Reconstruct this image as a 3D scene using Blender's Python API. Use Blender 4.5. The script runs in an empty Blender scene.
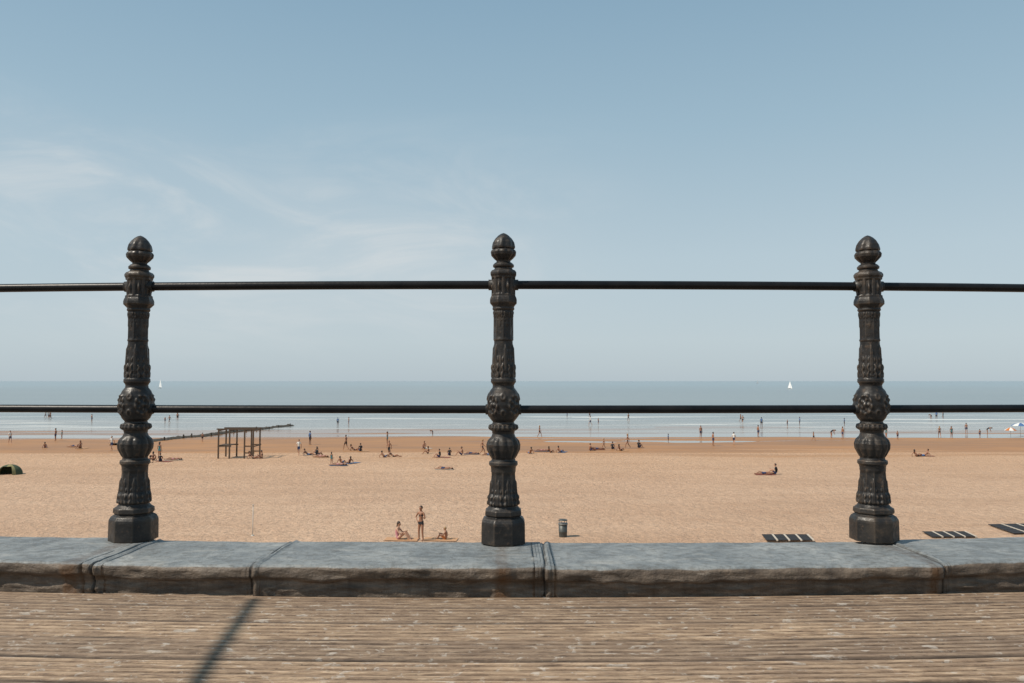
import bpy, bmesh, math, random
from mathutils import Vector, noise, Matrix
random.seed(7)
S=bpy.context.scene
S.view_settings.view_transform='Standard'
S.view_settings.look='None'
S.view_settings.exposure=0
COL=S.collection
DECK=0.0; EYE=0.66; BEACH=-7.34; SEA=-7.50
KY=2.485; PY=2.875
def cy(x):
    a=abs(x)
    return 0.027*x*x if a<3 else 0.243+0.162*(a-3)
def nz(x,y=0,z=0): return noise.noise(Vector((x,y,z)))
# ---------------- materials helpers
def mat(name):
    m=bpy.data.materials.new(name); m.use_nodes=True
    nt=m.node_tree; b=nt.nodes['Principled BSDF']
    return m,nt,b
def N(nt,t,**k):
    n=nt.nodes.new(t)
    for a,v in k.items():
        setattr(n,a,v)
    return n
def L(nt,a,b): nt.links.new(a,b)
def coords(nt,scale=(1,1,1),kind='Object'):
    tc=N(nt,'ShaderNodeTexCoord'); mp=N(nt,'ShaderNodeMapping')
    mp.inputs['Scale'].default_value=scale
    L(nt,tc.outputs[kind],mp.inputs['Vector']); return mp.outputs['Vector']
def noi(nt,vec,scale,detail=4,rough=.55,dist=0):
    n=N(nt,'ShaderNodeTexNoise'); n.inputs['Scale'].default_value=scale
    n.inputs['Detail'].default_value=detail; n.inputs['Roughness'].default_value=rough
    n.inputs['Distortion'].default_value=dist
    L(nt,vec,n.inputs['Vector']); return n.outputs['Fac']
def ramp(nt,fac,stops):
    r=N(nt,'ShaderNodeValToRGB'); e=r.color_ramp.elements
    while len(e)<len(stops): e.new(.5)
    for i,(p,c) in enumerate(stops):
        e[i].position=p
        e[i].color=(c,c,c,1) if isinstance(c,(int,float)) else (*c,1)
    L(nt,fac,r.inputs['Fac']); return r.outputs['Color']
def mix(nt,fac,a,b,mode='MIX'):
    m=N(nt,'ShaderNodeMix',data_type='RGBA',blend_type=mode)
    for s,v in ((m.inputs[0],fac),(m.inputs[6],a),(m.inputs[7],b)):
        if isinstance(v,(int,float)): s.default_value=v
        elif isinstance(v,tuple): s.default_value=(*v,1)
        else: L(nt,v,s)
    return m.outputs[2]
def math_(nt,op,a,b=0.0,c=None,clamp=False):
    m=N(nt,'ShaderNodeMath',operation=op,use_clamp=clamp)
    for i,v in enumerate((a,b,c)):
        if v is None: continue
        if isinstance(v,(int,float)): m.inputs[i].default_value=v
        else: L(nt,v,m.inputs[i])
    return m.outputs[0]
def mrange(nt,v,a,b,c=0.,d=1.,smooth=True):
    m=N(nt,'ShaderNodeMapRange'); m.interpolation_type='SMOOTHSTEP' if smooth else 'LINEAR'
    L(nt,v,m.inputs[0])
    for i,x in enumerate((a,b,c,d)): m.inputs[i+1].default_value=x
    return m.outputs[0]
def bump(nt,b,h,strength=.5,dist=.01,prev=None):
    n=N(nt,'ShaderNodeBump'); n.inputs['Strength'].default_value=strength
    n.inputs['Distance'].default_value=dist
    L(nt,h,n.inputs['Height'])
    if prev: L(nt,prev,n.inputs['Normal'])
    L(nt,n.outputs[0],b.inputs['Normal']); return n.outputs[0]
def simple(name,c,rough=.6,var=.25,scale=6,metal=0):
    m,nt,b=mat(name); v=coords(nt)
    f=noi(nt,v,scale)
    L(nt,mix(nt,f,tuple(x*(1-var) for x in c),tuple(min(1,x*(1+var)) for x in c)),b.inputs['Base Color'])
    b.inputs['Roughness'].default_value=rough; b.inputs['Metallic'].default_value=metal
    return m
def mesh_obj(name,verts,faces,mats,parent=None,smooth=True):
    me=bpy.data.meshes.new(name); me.from_pydata(verts,[],faces); me.update()
    for m in mats: me.materials.append(m)
    if smooth:
        me.polygons.foreach_set('use_smooth',[True]*len(me.polygons))
    o=bpy.data.objects.new(name,me); COL.objects.link(o)
    if parent: o.parent=parent
    return o
def empty(name,loc=(0,0,0)):
    o=bpy.data.objects.new(name,None); o.location=loc; COL.objects.link(o); return o
def fattr(o,nm,arr):
    a=o.data.attributes.new(nm,'FLOAT','POINT'); a.data.foreach_set('value',arr)
def grid(xs,rows,fn):
    V=[];F=[];n=len(xs)
    for r in rows:
        for x in xs: V.append(fn(x,r))
    for j in range(len(rows)-1):
        for i in range(n-1):
            a=j*n+i; F.append((a,a+1,a+n+1,a+n))
    return V,F
def lathe(prof,seg,off=None,rad=None):
    V=[];F=[]
    for (z,r) in prof:
        for k in range(seg):
            t=2*math.pi*k/seg; rr=rad(z,r,t) if rad else r
            V.append((rr*math.cos(t),rr*math.sin(t),z))
    for j in range(len(prof)-1):
        for k in range(seg):
            a=j*seg+k; b=j*seg+(k+1)%seg
            F.append((a,b,b+seg,a+seg))
    F.append(tuple(range(seg))[::-1]); F.append(tuple((len(prof)-1)*seg+k for k in range(seg)))
    if off: V=[(v[0]+off[0],v[1]+off[1],v[2]+off[2]) for v in V]
    return V,F
def tube(p0,p1,r0,r1=None,seg=10):
    r1=r0 if r1 is None else r1
    p0=Vector(p0);p1=Vector(p1);q=(p1-p0).to_track_quat('Z','Y');V=[];F=[]
    for p,r in((p0,r0),(p1,r1)):
        for k in range(seg):
            t=2*math.pi*k/seg; V.append(tuple(p+q@Vector((r*math.cos(t),r*math.sin(t),0))))
    for k in range(seg):
        F.append((k,(k+1)%seg,(k+1)%seg+seg,k+seg))
    F.append(tuple(range(seg))[::-1]);F.append(tuple(range(seg,2*seg)))
    return V,F
def box(c,s,rz=0,rx=0):
    M=Matrix.Translation(c)@Matrix.Rotation(rz,4,'Z')@Matrix.Rotation(rx,4,'X')
    V=[tuple(M@Vector((x*s[0]/2,y*s[1]/2,z*s[2]/2))) for x in(-1,1) for y in(-1,1) for z in(-1,1)]
    F=[(0,1,3,2),(4,6,7,5),(0,4,5,1),(2,3,7,6),(0,2,6,4),(1,5,7,3)]
    return V,F
def join(parts):
    V=[];F=[]
    for v,f in parts:
        n=len(V); V+=list(v); F+=[tuple(i+n for i in q) for q in f]
    return V,F

# ---------------- SUN + SKY
sd=Vector((-0.93,-0.37,0)).normalized()
el=math.radians(50)
sdir=Vector((sd.x*math.cos(el),sd.y*math.cos(el),math.sin(el)))
sun=bpy.data.lights.new('sun','SUN'); sun.energy=4.6; sun.angle=math.radians(.8); sun.color=(1,.91,.78)
so=bpy.data.objects.new('sun',sun); so.rotation_euler=sdir.to_track_quat('Z','Y').to_euler(); so.location=(-20,-10,30); COL.objects.link(so)
w=bpy.data.worlds.new('World'); S.world=w; w.use_nodes=True; nt=w.node_tree
bg=nt.nodes['Background']
sk=N(nt,'ShaderNodeTexSky',sky_type='NISHITA'); sk.sun_disc=False
sk.sun_elevation=el; sk.sun_rotation=math.atan2(sdir.x,sdir.y)
sk.air_density=1.0; sk.dust_density=.6; sk.ozone_density=1.5
hs=N(nt,'ShaderNodeHueSaturation'); hs.inputs['Saturation'].default_value=.7
L(nt,sk.outputs[0],hs.inputs['Color'])
tc=N(nt,'ShaderNodeTexCoord'); sep=N(nt,'ShaderNodeSeparateXYZ'); L(nt,tc.outputs['Generated'],sep.inputs[0])
# humid-air haze over the physical sky
hz=ramp(nt,mrange(nt,sep.outputs[2],0,.5,smooth=False),[(0,(5.3,6.3,6.95)),(.10,(5.8,6.85,7.4)),(.3,(5.4,6.75,7.5)),(.6,(3.95,5.7,6.9)),(1,(2.5,4.25,5.8))])
base=mix(nt,.86,hs.outputs[0],hz)
mp=N(nt,'ShaderNodeMapping'); mp.inputs['Scale'].default_value=(1.5,1.2,5); mp.inputs['Rotation'].default_value=(0,math.radians(16),0)
L(nt,tc.outputs['Generated'],mp.inputs[0])
c1=noi(nt,mp.outputs[0],2.1,10,.62,1.1)
c2=noi(nt,mp.outputs[0],1.0,3,.5,.3)
cm=math_(nt,'ADD',math_(nt,'MULTIPLY',mrange(nt,c1,.42,.80),.8),math_(nt,'MULTIPLY',mrange(nt,c2,.4,.75),.35))
me_=mrange(nt,sep.outputs[2],.0,.12); me2=mrange(nt,sep.outputs[2],.34,.22)
mx=mrange(nt,sep.outputs[0],.22,-.22)
m_=math_(nt,'MULTIPLY',math_(nt,'MULTIPLY',me_,me2),math_(nt,'MULTIPLY',cm,mx))
cl=mix(nt,math_(nt,'MULTIPLY',m_,.75),base,(7.8,8.05,8.1))
L(nt,cl,bg.inputs[0]); bg.inputs[1].default_value=.09

# ---------------- BEACH
m_sand,nt,b=mat('sand')
tc=N(nt,'ShaderNodeTexCoord'); P=tc.outputs['Object']; sep=N(nt,'ShaderNodeSeparateXYZ'); L(nt,P,sep.inputs[0])
v1=coords(nt,(.03,.09,1)); v2=coords(nt,(.35,.6,1)); v3=coords(nt,(.05,.35,1))
big=noi(nt,v1,1.6,5,.6); med=noi(nt,v2,1.,5,.65); fine=noi(nt,P,3.2,5,.7); foot=noi(nt,P,1.3,3,.6); trk=noi(nt,v3,1.3,5,.6,.6)
dry=mix(nt,ramp(nt,big,[(.35,0),(.65,1)]),(.48,.305,.195),(.58,.385,.255))
dry=mix(nt,math_(nt,'MULTIPLY',ramp(nt,fine,[(.40,0),(.62,1)]),.6),dry,(.34,.205,.13))
dry=mix(nt,math_(nt,'MULTIPLY',ramp(nt,med,[(.4,0),(.7,1)]),.25),dry,(.62,.435,.30))
dry=mix(nt,math_(nt,'MULTIPLY',ramp(nt,trk,[(.54,0),(.66,1)]),.35),dry,(.40,.25,.155))
dry=mix(nt,mrange(nt,sep.outputs[1],55,92,0,.35),dry,(.50,.28,.14))
wet=mix(nt,ramp(nt,big,[(.35,0),(.65,1)]),(.41,.19,.062),(.30,.145,.058))
wet=mix(nt,math_(nt,'MULTIPLY',ramp(nt,trk,[(.5,0),(.6,1)]),.4),wet,(.22,.12,.06))
wv=coords(nt,(.012,.13,1)); wn=noi(nt,wv,1.8,6,.62)
yy=math_(nt,'ADD',sep.outputs[1],math_(nt,'MULTIPLY',math_(nt,'SUBTRACT',wn,.5),34))
wm=mrange(nt,yy,85,94); 
base=mix(nt,wm,dry,wet)
wm2=mrange(nt,math_(nt,'ADD',sep.outputs[1],math_(nt,'MULTIPLY',math_(nt,'SUBTRACT',wn,.5),90)),110,124)
base=mix(nt,wm2,base,(.22,.115,.055))
L(nt,base,b.inputs['Base Color'])
r2=mix(nt,wm,(.95,.95,.95),(.55,.55,.55)); r3=mix(nt,wm2,r2,(.15,.15,.15)); L(nt,r3,b.inputs['Roughness'])
h=math_(nt,'ADD',math_(nt,'MULTIPLY',foot,.6),math_(nt,'MULTIPLY',fine,.6))
bp=N(nt,'ShaderNodeBump'); bp.inputs['Distance'].default_value=.34
L(nt,mrange(nt,yy,86,96,1.,.04),bp.inputs['Strength']); L(nt,h,bp.inputs['Height']); L(nt,bp.outputs[0],b.inputs['Normal'])
def sp(a,b_,n): return [a+(b_-a)*i/n for i in range(n+1)]
xs=[-9000,-3000,-1000,-500]+sp(-250,250,250)+[500,1000,3000,9000]
ys=[-300,-60,-10]+sp(2,90,60)[0:]+sp(91,180,150)+[200,240,300,500]
def bz(x,y):
    z=BEACH+.05*nz(x*.06,y*.09,1)+.03*nz(x*.2,y*.25,4)
    if y>98:
        t=(y-98); f=min(1,t/6)
        z=BEACH-.16*t/36-.05*nz(x*.02,y*.1,8)*f+.075*nz(x*.013+5,y*.12,3)*f
        # tidal pools left on the flat
        pool=math.exp(-((x-20)/20)**2)*(math.exp(-((y-108)/2.6)**2)+.9*math.exp(-((y-118-.08*x)/3.0)**2))
        pool+=.8*math.exp(-((x-66)/26)**2)*math.exp(-((y-119)/3.5)**2)+.8*math.exp(-((x+66)/20)**2)*math.exp(-((y-117)/3)**2)
        pool+=.6*math.exp(-((x+12)/16)**2)*math.exp(-((y-121)/2)**2)
        z-=pool*f*(.21+.22*nz(x*.11,y*.35,2))
    if y>190: z-= (y-190)*.01
    return z
V,F=grid(xs,ys,lambda x,y:(x,y,bz(x,y)))
mesh_obj('sand_beach',V,F,[m_sand])
# ---------------- SEA
m_sea,nt,b=mat('sea_water')
tc=N(nt,'ShaderNodeTexCoord'); P=tc.outputs['Object']; sep=N(nt,'ShaderNodeSeparateXYZ'); L(nt,P,sep.inputs[0]); Y=sep.outputs[1]
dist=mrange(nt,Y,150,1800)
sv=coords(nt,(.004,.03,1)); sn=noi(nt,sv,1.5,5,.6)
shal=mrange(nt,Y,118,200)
c=mix(nt,shal,(.33,.29,.25),(.23,.26,.265)); c=mix(nt,dist,c,(.25,.31,.34))  # dist blends painted aerial haze into the far water's colour
c=mix(nt,math_(nt,'MULTIPLY',ramp(nt,sn,[(.35,0),(.7,1)]),.4),c,(.14,.185,.20))
fv=coords(nt,(.05,.55,1)); f1=noi(nt,fv,.55,6,.62,.4)
fv2=coords(nt,(.012,.12,1)); f2=noi(nt,fv2,1.1,3,.5)
foam=math_(nt,'MULTIPLY',ramp(nt,f1,[(.50,0),(.59,1)]),math_(nt,'MULTIPLY',ramp(nt,f2,[(.42,0),(.58,1)]),math_(nt,'MULTIPLY',mrange(nt,Y,260,165),mrange(nt,Y,124,132))))
c=mix(nt,math_(nt,'MULTIPLY',foam,.7),c,(.72,.73,.71))
L(nt,c,b.inputs['Base Color']); L(nt,mix(nt,foam,mix(nt,shal,(.12,.12,.12),(.28,.28,.28)),(.8,.8,.8)),b.inputs['Roughness'])
b.inputs['IOR'].default_value=1.33
wv1=noi(nt,coords(nt,(.25,.9,1)),.6,5,.6)
bp=N(nt,'ShaderNodeBump'); bp.inputs['Distance'].default_value=.5
L(nt,mrange(nt,Y,122,136,.04,.5),bp.inputs['Strength']); L(nt,wv1,bp.inputs['Height']); L(nt,bp.outputs[0],b.inputs['Normal'])
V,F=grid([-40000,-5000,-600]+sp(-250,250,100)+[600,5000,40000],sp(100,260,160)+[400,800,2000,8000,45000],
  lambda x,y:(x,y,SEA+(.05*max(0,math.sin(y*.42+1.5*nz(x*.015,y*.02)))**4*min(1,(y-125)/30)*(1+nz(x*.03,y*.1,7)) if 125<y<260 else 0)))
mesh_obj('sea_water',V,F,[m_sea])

# ---------------- DECK
m_deck,nt,b=mat('weathered_deck_wood')
at=N(nt,'ShaderNodeAttribute',attribute_name='board'); 
vv=coords(nt,(1,1,1)); ad=N(nt,'ShaderNodeVectorMath',operation='ADD'); L(nt,vv,ad.inputs[0])
cm_=N(nt,'ShaderNodeCombineXYZ'); L(nt,math_(nt,'MULTIPLY',at.outputs['Fac'],37.),cm_.inputs[0]); L(nt,cm_.outputs[0],ad.inputs[1])
def stre(sc): 
    q=N(nt,'ShaderNodeMapping'); q.inputs['Scale'].default_value=sc; L(nt,ad.outputs[0],q.inputs[0]); return q.outputs[0]
gr=noi(nt,stre((7,80,10)),1.6,6,.70,.5)
gr2=noi(nt,stre((24,100,10)),2.,4,.7)
gr3=noi(nt,stre((12,26,5)),1.5,5,.68,.8)
pt=noi(nt,vv,2.3,5,.65)
c=ramp(nt,gr,[(.30,(.085,.055,.038)),(.44,(.235,.165,.115)),(.57,(.38,.28,.20)),(.72,(.56,.455,.355))])
c=mix(nt,1.,c,mix(nt,at.outputs['Fac'],(.66,.63,.61),(1.28,1.20,1.08)),'MULTIPLY')
c=mix(nt,math_(nt,'MULTIPLY',ramp(nt,pt,[(.42,0),(.66,1)]),.45),c,(.21,.14,.095))
c=mix(nt,math_(nt,'MULTIPLY',ramp(nt,gr3,[(.58,0),(.64,1)]),.55),c,(.62,.56,.49))
c=mix(nt,math_(nt,'MULTIPLY',ramp(nt,gr2,[(.32,1),(.41,0)]),.65),c,(.07,.045,.03))
gv=N(nt,'ShaderNodeAttribute',attribute_name='groove')
c=mix(nt,math_(nt,'MULTIPLY',gv.outputs['Fac'],.85),c,(.030,.020,.015))
L(nt,c,b.inputs['Base Color']); b.inputs['Roughness'].default_value=.75
bump(nt,b,math_(nt,'ADD',gr,math_(nt,'MULTIPLY',gr2,.6)),.9,.005)
deck=empty('wooden_deck')
BW=.140;GAP=.010
prof=[(0,-.028,1),(0,-.006,1)]
ng=5; pw=BW/ng
for g in range(ng):
    y0=g*pw
    prof+= [(y0+.0018,-.0080 if g else -.004,1),(y0+.0058,-.0006,.2),(y0+pw*.5,0.0008,0),(y0+pw-.0058,-.0006,.2),(y0+pw-.0018,-.0080,1)]
prof+=[(BW,-.006,1),(BW,-.028,1)]
V=[];F=[];BA=[];GV=[]
yb=KY+.025
while yb>-3.2:
    y0=yb-BW
    ends=[-7.0]; x=-7+random.uniform(1,3.6)
    while x<7: ends.append(x); x+=random.choice((3.0,3.6,4.2))
    ends.append(7.0)
    ends=[e for e in ends if not(-1.75<e<1.75)]
    for xa,xb in zip(ends,ends[1:]):
        br=random.random(); dz=random.uniform(-.002,.002); tl=random.uniform(-.002,.002)
        tx=sp(xa+.0015,xb-.0015,max(3,int((xb-xa)/.05))); n0=len(V); n=len(tx)
        for (py,pz,g) in prof:
            for X in tx:
                wob=.0014*nz(X*2.5,y0*9,py*60)
                V.append((X,y0+py+cy(X)+wob,pz+dz+tl*(py/BW)+.0016*nz(X*1.5,y0*9,1))); BA.append(br); GV.append(g*(.75+.6*nz(X*4,py*90+y0*50)))
        for j in range(len(prof)-1):
            for i in range(n-1):
                a=n0+j*n+i; F.append((a,a+1,a+n+1,a+n))
    yb-=BW+GAP
o=mesh_obj('deck_boards',V,F,[m_deck],deck,smooth=False)
fattr(o,'board',BA); fattr(o,'groove',[max(0,min(1,g)) for g in GV])
m_dark=simple('dark_substructure',(.03,.025,.02),.9)
V,F=grid(sp(-7,7,40),[KY+.05,-3.3],lambda x,y:(x,y+cy(x),-.032)); mesh_obj('deck_joists',V,F,[m_dark],deck)

# ---------------- KERB with metal flashing
SPC=1.345
PX=[-0.031+SPC*i for i in range(-4,5)]
m_k,nt,b=mat('lead_flashing')
tc=N(nt,'ShaderNodeTexCoord'); P=tc.outputs['Object']; sep=N(nt,'ShaderNodeSeparateXYZ'); L(nt,P,sep.inputs[0])
n1=noi(nt,P,5.5,7,.72,.8); n2=noi(nt,coords(nt,(6,6,30)),1.2,6,.7,.4); n3=noi(nt,P,34,5,.7); n4=noi(nt,coords(nt,(14,3,2)),1.5,4,.6); n5=noi(nt,coords(nt,(3,9,9)),2.,6,.7,1.)
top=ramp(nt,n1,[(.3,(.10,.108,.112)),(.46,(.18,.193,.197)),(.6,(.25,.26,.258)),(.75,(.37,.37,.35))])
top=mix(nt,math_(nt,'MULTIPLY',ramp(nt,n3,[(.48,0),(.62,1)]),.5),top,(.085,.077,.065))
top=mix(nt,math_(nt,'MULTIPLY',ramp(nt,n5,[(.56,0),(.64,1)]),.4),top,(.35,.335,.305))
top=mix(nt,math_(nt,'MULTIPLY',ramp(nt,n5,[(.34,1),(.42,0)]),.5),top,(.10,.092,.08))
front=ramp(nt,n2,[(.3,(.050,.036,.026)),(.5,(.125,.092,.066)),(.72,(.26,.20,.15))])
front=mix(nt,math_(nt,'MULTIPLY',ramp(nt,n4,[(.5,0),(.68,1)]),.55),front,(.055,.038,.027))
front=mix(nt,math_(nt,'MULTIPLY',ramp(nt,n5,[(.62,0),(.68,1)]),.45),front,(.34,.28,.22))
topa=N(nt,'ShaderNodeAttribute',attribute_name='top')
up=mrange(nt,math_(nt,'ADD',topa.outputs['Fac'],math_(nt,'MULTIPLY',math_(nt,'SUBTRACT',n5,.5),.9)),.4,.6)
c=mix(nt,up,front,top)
md=math_(nt,'PINGPONG',math_(nt,'ADD',sep.outputs[0],.031+SPC*8),SPC/2)
rs=mrange(nt,math_(nt,'ADD',md,math_(nt,'MULTIPLY',math_(nt,'SUBTRACT',n4,.5),.08)),.034,.008)
rs=math_(nt,'MULTIPLY',rs,math_(nt,'SUBTRACT',1.,math_(nt,'MULTIPLY',up,.7)))
c=mix(nt,math_(nt,'MULTIPLY',rs,ramp(nt,n3,[(.3,.5),(.6,1)])),c,(.10,.048,.018))
sa=N(nt,'ShaderNodeAttribute',attribute_name='seam')
c=mix(nt,math_(nt,'MULTIPLY',sa.outputs['Fac'],.8),c,(.022,.019,.017))
L(nt,c,b.inputs['Base Color']); b.inputs['Roughness'].default_value=.6
bump(nt,b,math_(nt,'ADD',n3,math_(nt,'ADD',n1,n5)),.6,.010)
kp=[(0.0,-.004),(0,.004),(0,.010),(0,.016),(0,.022),(0,.028),(0,.034),(0,.040),(-.001,.045),(-.010,.048),(-.015,.052),(-.017,.058),(-.017,.066),(-.017,.075),(-.016,.083),(-.012,.089),(-.004,.0915),(.010,.092)]
NT=17
kp+=[(.010+.400*i/28,.092-.012*i/28) for i in range(1,29)]+[(.425,.074),(.437,.062),(.442,.045),(.442,-.05)]
seams=[-1.31,-.805,.10,1.345,-2.55,2.4,3.7,-3.9]
xs=set(sp(-6,6,1200))
for s in seams:
    for i in range(-24,25): xs.add(s+i*.00125)
xs=sorted(xs)
KT=[];KS=[]
def kf(x,i):
    y,z=kp[i]; blk=sum(1 for s in seams if s<x)
    a=nz(x*2.2,i*.08,2)*.010+abs(nz(x*8,i*.35,5))*.009+nz(x*20,i*.6,9)*.004+nz(x*45,i*1.3,19)*.0015
    if i<=17: y-= a*(1 if i>1 else .4)*(1-(max(0,i-14)/4))
    if 8<=i<15:
        w_=nz(x*4.3,3.3)*.013+nz(x*13,7.7)*.008
        z+= w_*(1-(i-8)/7) 
        y-= abs(nz(x*9,1.1))*.010
    if i>=15: z+= nz(x*1.3,y*4,3)*.004+nz(x*7,y*9,6)*.0025+nz(x*18,y*22,6)*.001
    z+= ((blk*37)%5-2)*.0014*(1 if i>8 else 0); y+=((blk*53)%5-2)*.0025*(1 if i<44 else 0)
    se=0
    for s in seams:
        d=x-s-.006*nz(i*.12,s*9)-(.03*y if i>NT else 0)
        if abs(d)<.04:
            g=math.exp(-(d/.0036)**2); rg=math.exp(-((d-.013)/.009)**2)
            if i<=NT: y+=g*.005-rg*.006
            else: z+=-g*.004+rg*.005
            se=max(se,g*.9)
    for p in PX:
        d=abs(x-p)
        if d<.035 and i<=15: y-=.007*(1 if d<.028 else (.035-d)/.007)
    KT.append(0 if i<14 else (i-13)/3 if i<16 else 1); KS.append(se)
    return (x,KY+y+cy(x),z)
V,F=grid(xs,list(range(len(kp))),kf)
F=[f[::-1] for f in F]
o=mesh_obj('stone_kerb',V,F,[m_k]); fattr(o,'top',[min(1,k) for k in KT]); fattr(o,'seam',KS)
# ---------------- SEA WALL (below)
m_w,nt,b=mat('wall_concrete'); v=coords(nt)
n=noi(nt,v,1.2,6,.65); L(nt,ramp(nt,n,[(.3,(.22,.20,.17)),(.7,(.38,.35,.30))]),b.inputs['Base Color']); b.inputs['Roughness'].default_value=.9
bump(nt,b,noi(nt,v,18,4,.6),.5,.01)
wp=[(-5.8,-.20),(.30,-.20),(.30,-.045),(.425,-.045),(.425,-.30),(.38,-.32),(.38,-7.6)]
V,F=grid(sp(-6,6,60)[0:],wp,lambda x,p:(x,KY+p[0]+cy(x),p[1]))
F=[f[::-1] for f in F]
mesh_obj('sea_wall',V,F,[m_w],smooth=False)

# ---------------- RAILING
m_i,nt,b=mat('weathered_cast_iron'); v=coords(nt)
n1=noi(nt,v,9,6,.65); n2=noi(nt,v,55,4,.6)
c=ramp(nt,n1,[(.34,(.007,.006,.006)),(.52,(.020,.017,.015)),(.66,(.050,.037,.027)),(.80,(.11,.078,.052))])
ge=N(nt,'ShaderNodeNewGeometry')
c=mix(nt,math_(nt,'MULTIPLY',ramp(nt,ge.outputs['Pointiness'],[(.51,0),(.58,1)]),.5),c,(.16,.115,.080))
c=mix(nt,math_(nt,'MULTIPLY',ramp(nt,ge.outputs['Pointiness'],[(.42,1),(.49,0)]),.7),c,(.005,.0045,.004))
c=mix(nt,math_(nt,'MULTIPLY',ramp(nt,n2,[(.58,0),(.70,1)]),.35),c,(.13,.08,.048))
L(nt,c,b.inputs['Base Color']); L(nt,mrange(nt,n2,.35,.65,.36,.62),b.inputs['Roughness']); b.inputs['Specular IOR Level'].default_value=.4
bump(nt,b,math_(nt,'ADD',n2,n1),.6,.003)
m_r,nt,b=mat('black_rail_paint'); v=coords(nt); n1=noi(nt,v,12,5,.6)
L(nt,ramp(nt,n1,[(.35,(.004,.004,.005)),(.7,(.014,.013,.013))]),b.inputs['Base Color']); b.inputs['Roughness'].default_value=.38; b.inputs['Specular IOR Level'].default_value=.22
bump(nt,b,noi(nt,v,60,3),.3,.002)
K=.00356
pp=[(233,.3),(234,3),(236,6),(239,9),(243,11.3),(247,12.3),(249,12.3),(250,11),(251,12.8),(253,13.8),(256,13.3),(259,10.5),(261.5,7.8),(263,7.5),(264,9.5),(266,11.5),(268,11.3),(269,9.5),(270.5,10),(272,13),(274,14.5),(276,14.5),(278,13.4),(298,13.4),(300,14.5),(302,15),(305,15),(307,13),(309,11.5),(311,12),(313,10.6),(345,10.8),(352,11),(372,12),(380,11.6),(382,13.4),(385,13.6),(387,12),(389,11.3),(391,12.5),(394,15),(399,17.2),(408,18),(417,17.2),(422,14.8),(425,12),(427,12),(428,15),(431,15.8),(433,15),(434.5,12.3),(437,11.8),(440,13),(444,16.2),(448,17.6),(453,17.2),(459,14),(462,12.5),(464,13),(465,15.2),(468,15.5),(470,13.6),(473,13.2),(492,14.6),(506,16),(509,15.4),(511,17),(513,19.5),(517,19.8),(519,18),(521,21.5),(524,23.3),(526,23.6),(543,23.8),(545,23.8)]
def pr(y):
    for (a,ra),(b_,rb) in zip(pp,pp[1:]):
        if a<=y<=b_: return ra+(rb-ra)*(y-a)/(b_-a)
    return pp[-1][1]
ysamp=sorted(set([p[0] for p in pp]+[233+.8*i for i in range(391) if 233+.8*i<545]))
def poly(t,n,rot=0):
    a=(t+rot)%(2*math.pi/n)-math.pi/n; return math.cos(math.pi/n)/math.cos(a)
def sm(a,b_,y): 
    t=max(0,min(1,(y-a)/(b_-a))); return t*t*(3-2*t)
def band(y,a,b_,f=2): return sm(a,a+f,y)*(1-sm(b_-f,b_,y))
def leaf(t,v,n):
    u=((t*n/(2*math.pi))%1)-.5
    wv_=.46*math.sqrt(max(0,1-v))*(1+.16*math.sin(v*26))
    d=wv_-abs(u)
    if d<=0: return 0
    return min(1,d*9)*(.75+.35*math.cos(u*2*math.pi*3))-.55*math.exp(-(u/.03)**2)
def rad(z,r,t):
    y=545-z/K; R=r/K*.94
    q=0
    if y<250: q+= .5*math.cos(8*t+ (y-233)*.12)*sm(236,244,y)
    if 250<=y<262: q+=1.1*(abs(math.cos(5*t))-.6)*band(y,250,262)
    if 270<y<309:
        R*=1+(poly(t,8,math.pi/8)*1.04-1)*band(y,270,309)
        u=((t*8/(2*math.pi)))%1-.5; vv_=(y-288)/9
        q-=1.3*band(y,278,299,2)*( 1 if abs(u)<.34 and abs(vv_)<.9 else 0)
        q+=1.8*band(y,279,298,1)*math.exp(-((u/.13)**2+(vv_/.35)**2))
    if 313<y<345: q+=-.8*(abs(math.sin(4*t)))**.6*band(y,316,343,4)+.7*leaf(t,(y-314)/16,8)*(1 if y<330 else 0)
    if 343<y<381: q+=1.8*leaf(t+.3,(380-y)/34,6)+.8*leaf(t+.3+math.pi/6,(380-y)/22,6)-.7
    if 390<y<426:
        v=(y-408)/17; e=max(0,math.cos(v*1.5))
        u=((t*4/(2*math.pi))%1)-.5; rr=math.hypot(u*2.4,v*1.1)
        q+=e*(1.3*math.exp(-((rr-.62)/.10)**2)*(1+.5*math.sin(9*math.atan2(v,u*2.2)))+1.6*math.exp(-(rr/.16)**2)+1.0*math.exp(-((rr-.34)/.09)**2)*(math.cos(5*math.atan2(v,u*2.2))))
        u2=((t*4/(2*math.pi)+.5)%1)-.5; r2=math.hypot(u2*3.2,(abs(v)-.5)*1.5)
        q+=e*1.3*math.exp(-((r2-.25)/.12)**2)-.5
    if 428<y<433: q+=.5*math.cos(20*t)
    if 440<y<463: q+=1.6*(abs(math.cos(6*t))-.55)*band(y,440,463,4)
    if 472<y<509:
        q+=-1.3*abs(math.sin(5*t))**.5*band(y,474,500,4)+1.7*leaf(t,(508-y)/26,8)*(y<508)
    if y>=511:
        s=sm(511,513,y)
        R*=1+(poly(t,8,math.pi/8)*1.05-1)*s
    return (R+q)*K
prof=[((545-y)*K,pr(y)*K) for y in ysamp][::-1]
pv,pf=lathe(prof,128,rad=rad)
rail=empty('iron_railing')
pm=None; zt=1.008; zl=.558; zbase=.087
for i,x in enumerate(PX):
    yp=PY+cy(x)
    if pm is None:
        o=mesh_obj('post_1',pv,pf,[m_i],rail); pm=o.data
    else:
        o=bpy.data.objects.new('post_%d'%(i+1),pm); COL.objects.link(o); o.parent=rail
    o.location=(x,yp,zbase); o.rotation_euler=(0,0,random.choice((0,1,2,3))*math.pi/2)
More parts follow.
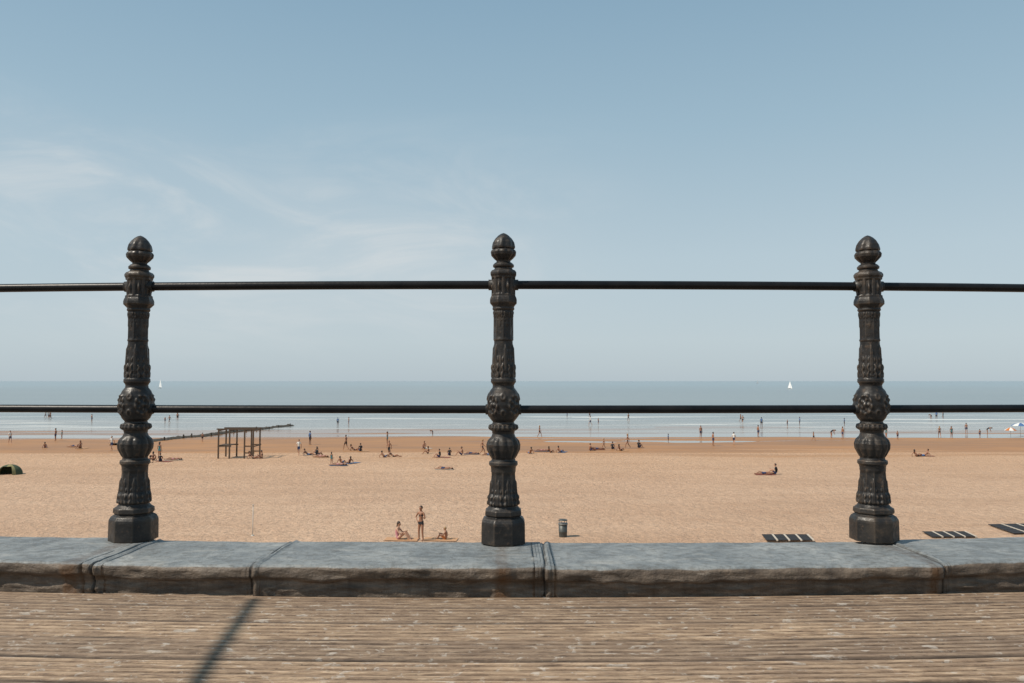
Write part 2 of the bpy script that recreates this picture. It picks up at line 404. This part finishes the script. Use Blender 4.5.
def curvetube(x0,x1,z,r,n=24,seg=16):
    V=[];F=[]
    for i in range(n+1):
        x=x0+(x1-x0)*i/n; y=PY+cy(x)
        for k in range(seg):
            t=2*math.pi*k/seg; V.append((x,y+r*math.cos(t),z+r*math.sin(t)))
    for j in range(n):
        for k in range(seg):
            a=j*seg+k;b_=j*seg+(k+1)%seg;F.append((a,a+seg,b_+seg,b_))
    F.append(tuple(range(seg)));F.append(tuple(n*seg+k for k in range(seg))[::-1])
    return V,F
for nm,z,r in(('top_rail',zt,.0155),('lower_rail',zl,.0145)):
    parts=[]
    for a,b_ in zip(PX,PX[1:]):
        parts.append(curvetube(a,b_-.0005,z,r))
    V,F=join(parts); mesh_obj(nm,V,F,[m_r],rail)
    parts=[]
    for p in PX:
        e=.054 if z>.8 else .064
        parts.append(curvetube(p-e,p+e,z,r+.004,4))
    V,F=join(parts); mesh_obj(nm+'_sockets',V,F,[m_i],rail)

# ---------------- unseen slanted pole, added only to cast the diagonal shadow across the boards
sh=Vector((sdir.x/sdir.z,sdir.y/sdir.z,0))
def lift(gx,gy,h): return (gx+sh.x*h,gy+sh.y*h,h)
g0=(-.23,-1.6); g1=(-.785,2.46)
p0=Vector((g0[0],g0[1],.0)); p1=Vector(lift(g1[0],g1[1],2.0))
m_shpole=simple('shadow_pole_paint',(.6,.58,.54),.5)
shpole=empty('shadow_caster_pole')
V,F=tube(p0,p1,.020,.015,16); mesh_obj('pole',V,F,[m_shpole],shpole)
V,F=lathe([(0.002,.14),(.02,.14),(.03,.06),(.09,.04)],24,(p0.x,p0.y,.002)); mesh_obj('base',V,F,[m_shpole],shpole)

# ---------------- GROYNE
m_g=simple('dark_groyne_stone',(.05,.042,.032),.85,.5,3)
def gf(s,k):
    y=100+s*46; x=-49.5+s*9.0+.3*nz(s*30)
    prof=[(-1.3,-.35),(-.8,.08),(-.35,.24),(.35,.26),(.8,.10),(1.3,-.35)]
    px,pz=prof[k]
    return (x+px+.3*nz(s*60,k*2.),y,bz(x,y)+pz*(.8+.3*s)+.18*nz(s*110,k*1.7,4)+.12*nz(s*300,k,1))
V,F=grid(sp(0,1,260),list(range(6)),gf); F=[f[::-1] for f in F]
parts=[(V,F)]
for i in range(13):
    s=(i+random.random()*.8)/13; x=-49.5+s*9.0; y=100+s*46
    parts.append(tube((x+.9,y,BEACH-1),(x+.9+random.uniform(-.05,.05),y,bz(x,y)+.35+.3*random.random()),.12,.10,7))
V,F=join(parts); mesh_obj('stone_groyne',V,F,[m_g],smooth=False)
# ---------------- WOODEN FRAME STRUCTURE
m_tw=simple('dark_timber',(.085,.055,.035),.8,.3,4)
fr=empty('timber_climbing_frame',(-28.6,84,BEACH))
parts=[]
W=3.6;H=2.95;D=2.2
for x in(-W/2,-W/2+1.15,W/2-.9,W/2):
    for y in(-D/2,D/2):
        parts.append(box((x,y,H/2-.1),(.13,.13,H+.2)))
Vp,Fp=join(parts); mesh_obj('posts',Vp,Fp,[m_tw],fr,False)
parts=[]
for y in(-D/2,D/2):
    parts.append(box((0,y+.02,H+.07),(W+.4,.15,.13)))
    parts.append(box((-W/2+.57,y+.12,1.25),(1.4,.06,.11)))
    parts.append(box((W/2-.45,y+.12,1.25),(1.1,.06,.11)))
    parts.append(box((W/2-.45,y+.12,.55),(1.1,.06,.11)))
for x in(-W/2,-W/2+1.15,W/2-.9,W/2):
    parts.append(box((x,0,H-.08),(.11,D,.11)))
for x in(-W/2,W/2): parts.append(box((x+.11,0,1.25),(.06,D,.11)))
Vp,Fp=join(parts); mesh_obj('beams',Vp,Fp,[m_tw],fr,False)
parts=[box((-W/2+.57,-D/2+i*.18+.15,1.34),(1.3,.15,.04)) for i in range(11)]
Vp,Fp=join(parts); mesh_obj('platform',Vp,Fp,[m_tw],fr,False)

# ---------------- PEOPLE
SK={}
def skinmat(n,c): SK[n]=simple(n,c,.55,.08,8)
skinmat('skin_light',(.46,.26,.17)); skinmat('skin_tan',(.30,.145,.085)); skinmat('skin_dark',(.16,.08,.05))
HR={n:simple(n,c,.6,.3,20) for n,c in(('hair_brown',(.045,.025,.015)),('hair_blond',(.32,.21,.10)),('hair_black',(.012,.010,.010)))}
CL={n:simple(n,c,.8,.12,9) for n,c in(('cloth_red',(.35,.04,.035)),('cloth_navy',(.02,.035,.10)),('cloth_black',(.015,.015,.018)),('cloth_white',(.65,.64,.60)),('cloth_teal',(.04,.16,.18)),('cloth_orange',(.45,.15,.04)),('cloth_blue',(.06,.13,.28)),('cloth_pink',(.45,.20,.22)))}
m_eye=simple('eye_dark',(.02,.02,.02),.3); m_lip=simple('lips',(.35,.09,.08),.5)
def pose(kind):
    J={}
    if kind=='stand':
        J=dict(pel=(0,0,.93),wai=(0,0,1.07),che=(0,.005,1.27),nb=(0,-.005,1.42),nk=(0,.005,1.49),h1=(0,.03,1.555),h2=(0,.022,1.62),h3=(0,.012,1.675),
        sL=(-.165,0,1.385),eL=(-.22,-.03,1.11),wL=(-.21,.06,.87),pL=(-.205,.08,.80),sR=(.165,0,1.385),eR=(.225,-.03,1.11),wR=(.22,.07,.88),pR=(.215,.09,.81),
        hL=(-.09,0,.87),kL=(-.10,.02,.49),aL=(-.11,-.03,.08),tL=(-.13,.12,.028),hR=(.09,0,.87),kR=(.11,.03,.49),aR=(.13,-.02,.08),tR=(.16,.13,.028))
    if kind=='hip':
        J=pose('stand'); J.update(eR=(.36,-.06,1.16),wR=(.20,.06,1.0),pR=(.15,.08,.96),eL=(-.27,.02,1.12),wL=(-.20,.20,1.22),pL=(-.17,.24,1.28))
    if kind=='walk':
        J=pose('stand'); J.update(kL=(-.09,.22,.50),aL=(-.10,.26,.09),tL=(-.11,.41,.05),kR=(.09,-.06,.48),aR=(.09,-.34,.14),tR=(.10,-.22,.035),
        eL=(-.22,-.17,1.14),wL=(-.21,-.20,.90),pL=(-.20,-.19,.83),eR=(.22,.10,1.14),wR=(.20,.28,.97),pR=(.19,.34,.93))
    if kind=='bend':
        J=pose('stand'); J.update(wai=(0,.08,1.02),che=(0,.26,1.10),nb=(0,.38,1.14),nk=(0,.44,1.15),h1=(0,.50,1.13),h2=(0,.55,1.10),h3=(0,.59,1.07),
        sL=(-.165,.34,1.10),eL=(-.18,.38,.84),wL=(-.14,.46,.62),pL=(-.13,.48,.55),sR=(.165,.34,1.10),eR=(.18,.38,.84),wR=(.14,.46,.62),pR=(.13,.48,.55),
        pel=(0,-.04,.93),hL=(-.09,-.04,.87),hR=(.09,-.04,.87))
    if kind=='sit':
        J=dict(pel=(0,0,.12),wai=(0,-.05,.26),che=(0,-.04,.46),nb=(0,.0,.60),nk=(0,.02,.67),h1=(0,.05,.735),h2=(0,.045,.80),h3=(0,.035,.855),
        sL=(-.165,-.01,.57),eL=(-.24,.16,.36),wL=(-.13,.36,.42),pL=(-.08,.42,.43),sR=(.165,-.01,.57),eR=(.24,.16,.36),wR=(.13,.36,.42),pR=(.07,.44,.45),
        hL=(-.09,.03,.11),kL=(-.12,.40,.40),aL=(-.11,.62,.07),tL=(-.12,.77,.03),hR=(.09,.03,.11),kR=(.12,.40,.40),aR=(.11,.62,.07),tR=(.12,.77,.03))
    if kind=='recline':
        J=dict(pel=(0,0,.11),wai=(0,-.12,.20),che=(0,-.27,.34),nb=(0,-.37,.45),nk=(0,-.40,.52),h1=(0,-.39,.585),h2=(0,-.40,.65),h3=(0,-.42,.70),
        sL=(-.165,-.36,.42),eL=(-.24,-.52,.22),wL=(-.24,-.50,.05),pL=(-.25,-.43,.03),sR=(.165,-.36,.42),eR=(.24,-.52,.22),wR=(.24,-.50,.05),pR=(.25,-.43,.03),
        hL=(-.09,.05,.10),kL=(-.11,.46,.13),aL=(-.11,.86,.06),tL=(-.14,.94,.17),hR=(.09,.05,.10),kR=(.11,.42,.28),aR=(.11,.70,.07),tR=(.12,.85,.03))
    if kind=='lie':
        J=dict(pel=(0,0,.12),wai=(0,-.14,.12),che=(0,-.34,.13),nb=(0,-.49,.12),nk=(0,-.56,.12),h1=(0,-.63,.12),h2=(0,-.69,.11),h3=(0,-.745,.10),
        sL=(-.165,-.46,.11),eL=(-.26,-.20,.06),wL=(-.27,.04,.04),pL=(-.26,.11,.03),sR=(.165,-.46,.11),eR=(.30,-.60,.06),wR=(.15,-.78,.05),pR=(.08,-.80,.04),
        hL=(-.09,.06,.10),kL=(-.11,.45,.08),aL=(-.12,.85,.05),tL=(-.16,.93,.14),hR=(.09,.06,.10),kR=(.10,.43,.22),aR=(.11,.74,.06),tR=(.12,.88,.03))
    return J
R=dict(pel=.125,wai=.105,che=.13,nb=.075,nk=.052,h1=.068,h2=.088,h3=.062,s=.062,e=.041,w=.026,p=.032,h=.088,k=.055,a=.037,t=.030)
E=[('pel','wai'),('wai','che'),('che','nb'),('nb','nk'),('nk','h1'),('h1','h2'),('h2','h3')]
for s in 'LR': E+=[('nb','s'+s),('s'+s,'e'+s),('e'+s,'w'+s),('w'+s,'p'+s),('pel','h'+s),('h'+s,'k'+s),('k'+s,'a'+s),('a'+s,'t'+s)]
def blob(c,s,seg=10,rings=7,M=None):
    V=[];F=[]
    for j in range(rings+1):
        ph=math.pi*j/rings
        for k in range(seg):
            t=2*math.pi*k/seg
            v=Vector((s[0]*math.sin(ph)*math.cos(t),s[1]*math.sin(ph)*math.sin(t),s[2]*math.cos(ph)))
            if M: v=M@v
            V.append((c[0]+v.x,c[1]+v.y,c[2]+v.z))
    for j in range(rings):
        for k in range(seg):
            a=j*seg+k;b_=j*seg+(k+1)%seg;F.append((a,a+seg,b_+seg,b_))
    return V,F
def make_body(kind,female,outfit,longhair):
    J={k:Vector(v) for k,v in pose(kind).items()}
    bm=bmesh.new(); lay=bm.verts.layers.skin.verify(); vs={}
    for k,v in J.items():
        vs[k]=bm.verts.new(v); r=R.get(k) or R[k[0]]
        if k not in R and female and k[0] in 'sew': r*=.86
        if k=='che': rx=r*(1. if not female else .92)
        else: rx=r
        if k=='wai' and female: rx*=.86
        vs[k][lay].radius=(rx,rx); vs[k][lay].use_root=(k=='pel')
    for a,b_ in E: bm.edges.new((vs[a],vs[b_]))
    for s in 'LR':
        w_=J['w'+s];p=J['p'+s]; d=(p-w_).normalized()
        side=d.cross(Vector((0,1,0)) if abs(d.y)<.8 else Vector((1,0,0))).normalized(); pn=d.cross(side)
        for i,(o_,ln) in enumerate(((-.027,.060),(-.009,.072),(.009,.076),(.026,.066))):
            a=p+side*o_*.8; m1=p+side*o_+d*(.03+ln*.35); m2=m1+d*ln*.3+pn*.010; m3=m2+d*ln*.25+pn*.018
            ch=[bm.verts.new(q) for q in(a,m1,m2,m3)]
            for q,r in zip(ch,(.009,.009,.008,.007)): q[lay].radius=(r,r)
            ch[0][lay].use_root=True
            for q1,q2 in zip(ch,ch[1:]): bm.edges.new((q1,q2))
        a=w_+d*.03; ch=[bm.verts.new(q) for q in(a,a-side*.035+d*.02,a-side*.05+d*.05+pn*.01)]
        for q,r in zip(ch,(.012,.010,.008)): q[lay].radius=(r,r)
        ch[0][lay].use_root=True
        for q1,q2 in zip(ch,ch[1:]): bm.edges.new((q1,q2))
    me=bpy.data.meshes.new('tmp'); bm.to_mesh(me); bm.free()
    o=bpy.data.objects.new('tmp',me); COL.objects.link(o)
    o.modifiers.new('s','SKIN').use_smooth_shade=True
    sb=o.modifiers.new('u','SUBSURF'); sb.levels=2
    bpy.context.view_layer.update(); dg=bpy.context.evaluated_depsgraph_get()
    m2=bpy.data.meshes.new_from_object(o.evaluated_get(dg))
    bpy.data.objects.remove(o)
    V=[v.co.copy() for v in m2.vertices]; F=[tuple(p.vertices) for p in m2.polygons]
    MI=[]
    for p in m2.polygons:
        c=p.center; best=None
        for a,b_ in E:
            A=J[a];B=J[b_];ab=B-A;t=max(0,min(1,(c-A).dot(ab)/ab.length_squared)); q=(A+ab*t-c).length-.5*(R.get(a) or R[a[0]])
            if best is None or q<best[0]: best=(q,a,b_,t)
        _,a,b_,t=best; mi=0
        if outfit in('shorts','shirt'):
            if (a,b_[0])==('pel','h') or (a[0]=='h' and b_[0]=='k' and t<.55) or (a=='pel' and t<.5): mi=1
        if outfit=='shirt':
            if a in('wai','che') or (a=='pel' and b_=='wai' and t>=.5) or (a=='nb' and b_[0]=='s') or (a[0]=='s' and t<.5): mi=3
            if a=='che' and t>.95: mi=3
        if outfit=='onepiece':
            if (a,b_[0])==('pel','h') or a=='pel' or (a=='wai') or (a=='che' and t<.35) or (a[0]=='h' and b_[0]=='k' and t<.08): mi=1
        if outfit=='bikini':
            if (a,b_[0])==('pel','h') or (a=='pel' and t<.25) or (a=='wai' and t>.72) or (a=='che' and t<.22): mi=1
        MI.append(mi)
    up=(J['h3']-J['nk']).normalized()
    fw={'lie':Vector((0,0,1)),'bend':Vector((0,.2,-1))}.get(kind,Vector((0,1,0))); fw=(fw-up*fw.dot(up)).normalized(); rt=fw.cross(up)
    M=Matrix((rt,fw,up)).transposed(); c=J['h2']
    def add(part,mi):
        nonlocal V,F,MI
        v,f=part; n=len(V); V+= [Vector(q) for q in v]; F+=[tuple(i+n for i in q) for q in f]; MI+=[mi]*len(f)
    def at(x,y,z): return c+M@Vector((x,y,z))
    add(blob(at(0,-.006,.012),(.079,.094,.112),14,10,M),0)
    add(blob(at(0,.030,-.065),(.048,.050,.045),10,7,M),0)
    add(blob(at(0,.094,-.018),(.012,.017,.024),8,6,M),0)
    for sx in(-1,1):
        add(blob(at(sx*.079,-.005,-.01),(.010,.018,.030),8,6,M),0)
        add(blob(at(sx*.030,.082,.010),(.012,.008,.008),8,6,M),4)
    add(blob(at(0,.080,-.060),(.022,.008,.008),8,6,M),5)
    hv,hf=blob(at(0,-.020,.030),(.088,.098,.108),16,12,M)
    inv=M.transposed(); keep=[]
    for f in hf:
        q=sum((Vector(hv[i]) for i in f),Vector())/4-c; q=inv@q
        if not(q.y>.02 and q.z<.055) and q.z>-.075+max(0,q.y)*.5: keep.append(f)
    add((hv,keep),2)
    if longhair: add(blob(at(0,-.075,-.10),(.070,.038,.13),10,8,M),2)
    return V,F,MI
def finish(name,B,skin,c1,hair,c2):
    V,F,MI=B; me=bpy.data.meshes.new(name); me.from_pydata([tuple(v) for v in V],[],F)
    for m in(SK[skin],CL[c1],HR[hair],CL[c2],m_eye,m_lip): me.materials.append(m)
    me.polygons.foreach_set('material_index',MI); me.polygons.foreach_set('use_smooth',[True]*len(F)); me.update(); return me
bodies={}
def B(kind,fem,outfit,lh):
    k=(kind,fem,outfit,lh)
    if k not in bodies: bodies[k]=make_body(*k)
    return bodies[k]
def person(me,x,y,rz,sc=1,z=None):
    o=bpy.data.objects.new('person',me); COL.objects.link(o)
    o.location=(x,y,(bz(x,y) if z is None else z)-.01); o.rotation_euler=(0,0,rz); o.scale=(sc,)*3; return o
up_=[finish('person',B('stand',False,'shorts',False),'skin_tan','cloth_navy','hair_brown','cloth_white'),
 finish('person',B('walk',False,'shorts',False),'skin_tan','cloth_black','hair_black','cloth_white'),
 finish('person',B('walk',True,'bikini',True),'skin_tan','cloth_black','hair_blond','cloth_white'),
 finish('person',B('stand',True,'onepiece',True),'skin_tan','cloth_teal','hair_brown','cloth_white'),
 finish('person',B('walk',False,'shirt',False),'skin_light','cloth_navy','hair_brown','cloth_white'),
 finish('person',B('bend',True,'onepiece',False),'skin_tan','cloth_black','hair_brown','cloth_white'),
 finish('person',B('stand',False,'shirt',False),'skin_dark','cloth_black','hair_black','cloth_blue')]
st_=[finish('person',B('sit',False,'shorts',False),'skin_tan','cloth_navy','hair_brown','cloth_white'),
 finish('person',B('sit',True,'bikini',True),'skin_tan','cloth_black','hair_black','cloth_white'),
 finish('person',B('recline',True,'bikini',True),'skin_tan','cloth_black','hair_brown','cloth_white'),
 finish('person',B('sit',False,'shirt',False),'skin_light','cloth_navy','hair_brown','cloth_black'),
 finish('person',B('recline',False,'shorts',False),'skin_tan','cloth_blue','hair_black','cloth_white')]
ly_=[finish('person',B('lie',True,'bikini',True),'skin_tan','cloth_pink','hair_brown','cloth_white'),
 finish('person',B('lie',False,'shorts',False),'skin_tan','cloth_navy','hair_brown','cloth_white')]
person(finish('person',B('hip',True,'bikini',False),'skin_tan','cloth_black','hair_brown','cloth_white'),-4.57,40.4,math.radians(150))
person(finish('person',B('sit',True,'onepiece',True),'skin_light','cloth_pink','hair_brown','cloth_white'),-5.75,40.6,math.radians(-100))
person(finish('person',B('sit',False,'shorts',False),'skin_tan','cloth_orange','hair_blond','cloth_white'),-3.35,40.6,math.radians(80),.72)
m_tow=[simple('towel_a',(.45,.25,.13),.9,.1),simple('towel_b',(.08,.12,.20),.9,.1),simple('towel_c',(.50,.42,.34),.9,.1),simple('towel_d',(.25,.07,.05),.9,.1)]
def towel(x,y,rz,k):
    def f(u,v):
        q=Matrix.Rotation(rz,3,'Z')@Vector((u*.40,v*.85,0)); X=x+q.x;Y=y+q.y
        return (X,Y,bz(X,Y)+.035+.012*nz(u*2+x,v*3,1))
    V,F=grid(sp(-1,1,6),sp(-1,1,10),f); mesh_obj('beach_towel',V,F,[m_tow[k%4]])
towel(-5.55,40.6,1.5,0); towel(-3.6,40.6,1.5,0)
U=[(-64.6,103),(-61.6,108),(-63,112),(-36.4,82.7),(-41,106),(-22.9,86),(-17.3,76.8),(-15.5,99.5),(-19.4,93.5),(20.3,104),(26.9,114),(25,99.5),(28,101),(40.7,108),(45.5,114),(46.3,112),(52.4,112),(53,110),(62,116),(62.9,114.5),(71,125),(69,118),(72.5,122),(10.9,95),(13.8,95.5),(-12,121),(4,116),(36,117),(-55,117),(-3.2,87),(-13.2,86),(-25.5,101),(-46,92)]
T=[(-51.2,95),(-35.7,78.6),(-36.1,80.6),(-34.9,79.5),(-26.7,82.7),(-25.9,82.9),(-22,86.4),(-20.7,85),(-21.3,87.5),(-15.8,77.8),(-16.6,78.1),(-18.2,92.5),(-17.3,91.5),(-13.4,84),(-12.5,84.4),(-7.6,84),(-6.7,86),(-5.4,86.3),(-2.5,86.6),(2,88.4),(4.3,89.7),(5.4,89.9),(9,92.3),(11.8,94),(12.5,92.3),(22.6,68.7),(43,85),(43.8,85.2),(-56,96),(-9.2,88),(-10.4,95),(15.2,96)]
Ly=[(-16.4,75.8),(-6.1,72.4),(21.6,68.5),(-20,84),(3.4,91),(-34.2,81),(10,93.5),(-53,97),(-4.4,87.5)]
for i,(x,y) in enumerate(U): person(random.choice(up_),x,y,random.uniform(0,6.28),random.choice((1,.97,.92,.7)))
for i,(x,y) in enumerate(T):
    person(random.choice(st_),x,y,random.uniform(0,6.28),random.uniform(.92,1.05))
    if i%3==0: towel(x+.3,y+.2,random.uniform(0,3),i)
for i,(x,y) in enumerate(Ly):
    a=random.uniform(1.2,1.9); person(random.choice(ly_),x,y,a,1,bz(x,y)+.045); towel(x,y,a,i+1)
for i in range(17):
    cxr=random.choice((-.58,-.42,-.2,.12,.25,.33,.45,.56)); x0=cxr+random.uniform(-.05,.05)
    y=random.uniform(136,185); x=x0*y
    for k in range(random.choice((1,1,2,3))):
        X=x+random.uniform(-3,3);YY=y+random.uniform(-3,3)
        person(random.choice(up_),X,YY,random.uniform(0,6.28),random.choice((1,.95,.9,.7)),max(SEA-.4-.012*(YY-130),bz(X,YY)))

# ---------------- LITTER BIN
m_b=simple('bin_dark_metal',(.07,.075,.07),.5,.2,10,.3); m_b2=simple('bin_rim',(.18,.18,.17),.45,.2,10,.4)
bn=empty('litter_bin',(2.62,41.4,bz(2.6,41.4)-.03)); bn.scale=(.95,.95,.93)
V,F=lathe([(0,.19),(.04,.21),(.08,.215),(.30,.225),(.32,.235),(.34,.225),(.70,.235)],24,rad=lambda z,r,t:r*(1+.012*math.cos(24*t) if .08<z<.7 else 1))
mesh_obj('body',V,F,[m_b],bn)
V,F=lathe([(.70,.24),(.71,.26),(.77,.26),(.78,.24)],24); mesh_obj('rim',V,F,[m_b2],bn)
V,F=lathe([(.93,.25),(.95,.255),(.99,.17),(1.01,.02)],24); mesh_obj('lid',V,F,[m_b],bn)
V,F=join([tube((.22*math.cos(t),.22*math.sin(t),.76),(.22*math.cos(t),.22*math.sin(t),.95),.015) for t in(.4,1.97,3.54,5.11)]); mesh_obj('supports',V,F,[m_b2],bn)
m_p=simple('pole_paint',(.45,.43,.38),.6)
V,F=join([tube((-13.4,41.6,BEACH-.3),(-13.4,41.6,BEACH+1.55),.022,.020,10),tube((-13.4,41.6,BEACH+1.55),(-13.4,41.6,BEACH+1.62),.04,.02,10),tube((-13.4,41.6,BEACH+.0),(-13.4,41.6,BEACH+.06),.10,.06,10)])
mesh_obj('marker_pole',V,F,[m_p])
# ---------------- flat dark slatted mats on the sand by the wall
m_s=simple('dark_stained_wood',(.022,.018,.017),.7,.3,5); m_s2=simple('pale_frame_wood',(.50,.43,.35),.7,.2,5)
def platform(x,y,w,d,rz,n,skew=.25):
    e=empty('slatted_beach_mat',(x,y,BEACH+.07)); e.rotation_euler=(0,0,rz)
    u=w/n; slats=[];frame=[]
    for i in range(n):
        cx=-w/2+u*(i+.5)
        for k in range(8):
            yy_=-d/2+d*(k+.5)/8; slats.append(box((cx+skew*(k-3.5)/8,yy_,.03+.004*(k%2)),(u*.80,d/8*.86,.03)))
        frame.append(box((cx+u*.5,0,.022),(.09,d*1.02,.07),-math.atan(skew/d)))
    V,F=join(slats); mesh_obj('slats',V,F,[m_s],e,False)
    V,F=join(frame); mesh_obj('frame',V,F,[m_s2],e,False)
platform(13.9,40.75,2.4,1.5,.0,4); platform(22.55,41.6,2.3,1.4,.02,4); platform(27.4,43.2,2.7,2.6,.1,3,.5)
# ---------------- tent and parasols
m_t1=simple('tent_dark_green',(.045,.065,.032),.8,.15); m_t2=simple('tent_ochre',(.24,.21,.09),.8,.15)
def tent(x,y):
    V=[];F=[];MI=[]
    n=20;m=10
    for j in range(m+1):
        ph=math.pi/2*j/m
        for k in range(n+1):
            t=math.pi*2*k/n
            r=math.cos(ph); s=1+.04*abs(math.cos(3*t))
            V.append((x+1.0*r*math.cos(t)*s,y+.8*r*math.sin(t)*s,bz(x,y)+.85*math.sin(ph)**.9))
    for j in range(m):
        for k in range(n):
            if 13<=k<=16 and j<6: continue
            a=j*(n+1)+k; F.append((a,a+1,a+n+2,a+n+1)); MI.append(1 if (k//3)%2 else 0)
    o=mesh_obj('beach_tent',V,F,[m_t1,m_t2]); o.data.polygons.foreach_set('material_index',MI)
tent(-43.2,69); 
def parasol(x,y,c1,c2,r=1.1,h=2.0):
    e=empty('beach_parasol',(x,y,bz(x,y)))
    V,F=tube((0,0,-.2),(0,0,h+.08),.02); mesh_obj('pole',V,F,[m_p],e)
    n=16;V=[(0,0,h)];F=[];MI=[]
    for j in range(1,5):
        for k in range(n):
            t=2*math.pi*k/n; q=j/4; V.append((r*q*math.cos(t),r*q*math.sin(t),h-.42*q**1.6-(.03 if k%2 and j==4 else 0)))
    for k in range(n): F.append((0,1+k,1+(k+1)%n)); MI.append((k//2)%2)
    for j in range(3):
        for k in range(n): a=1+j*n+k;b_=1+j*n+(k+1)%n;F.append((a,a+n,b_+n,b_)); MI.append((k//2)%2)
    o=mesh_obj('canopy',V,F,[c1,c2],e); o.data.polygons.foreach_set('material_index',MI)
parasol(75,118,CL['cloth_white'],CL['cloth_blue'],1.2); parasol(72.3,116,CL['cloth_orange'],CL['cloth_white'],.8,1.5)
# ---------------- sailboats
m_hull=simple('hull_white',(.6,.6,.6),.4); m_sail=simple('sail_cloth',(.9,.89,.87),.8,.03); m_sail2=simple('sail_cloth_grey',(.42,.45,.48),.8,.05)
def boat(x,y,sc,sail,rz):
    e=empty('sailboat',(x,y,SEA)); e.scale=(sc,)*3; e.rotation_euler=(0,0,rz)
    xs_=sp(-1,1,16)
    def hf(u,k):
        wd=.95*(1-max(0,u)**2.2)*(1-.25*max(0,-u)); a=[-1,-.75,0,.75,1][k]
        return (u*3.6,wd*a,[.75,.1,-.25,.1,.75][k]+.15*max(0,u)**2)
    V,F=grid(xs_,list(range(5)),hf); V2,F2=grid(xs_,[0,4],lambda u,k:(lambda q:(q[0],q[1]*.98,q[2]-.06))(hf(u,k)))
    V,F=join([(V,F),(V2,F2)]); mesh_obj('hull',V,F,[m_hull],e)
    V,F=join([tube((.6,0,.5),(.6,0,10.5),.07,.05),tube((.6,0,1.5),(-2.8,0,1.4),.05)]); mesh_obj('mast',V,F,[m_p],e)
    def sf(p0,p1,p2,bl):
        V=[];F=[];n=8
        for i in range(n+1):
            a=Vector(p0).lerp(Vector(p2),i/n); b_=Vector(p1).lerp(Vector(p2),i/n)
            for j in range(n+1):
                q=a.lerp(b_,j/n); q.y+=bl*math.sin(math.pi*j/n)*(1-i/n); V.append(tuple(q))
        for i in range(n):
            for j in range(n): k=i*(n+1)+j;F.append((k,k+1,k+n+2,k+n+1))
        return V,F
    V,F=sf((.5,0,1.6),(-2.8,0,1.6),(.5,0,10.3),.45); mesh_obj('mainsail',V,F,[sail],e)
    V,F=sf((3.4,0,.95),(.9,0,1.3),(.75,0,9.2),.4); mesh_obj('jib',V,F,[sail],e)
boat(-397,900,1.0,m_sail,-.7); boat(282,810,.8,m_sail,-.9); boat(800,2600,1,m_sail2,-.4)

# ---------------- CAMERA
cam=bpy.data.cameras.new('Camera'); cam.lens=28; cam.sensor_width=36; cam.clip_end=60000; cam.clip_start=.02
co=bpy.data.objects.new('Camera',cam); co.location=(0,0,EYE); co.rotation_euler=(math.radians(90+2.84),0,0)
COL.objects.link(co); S.camera=co
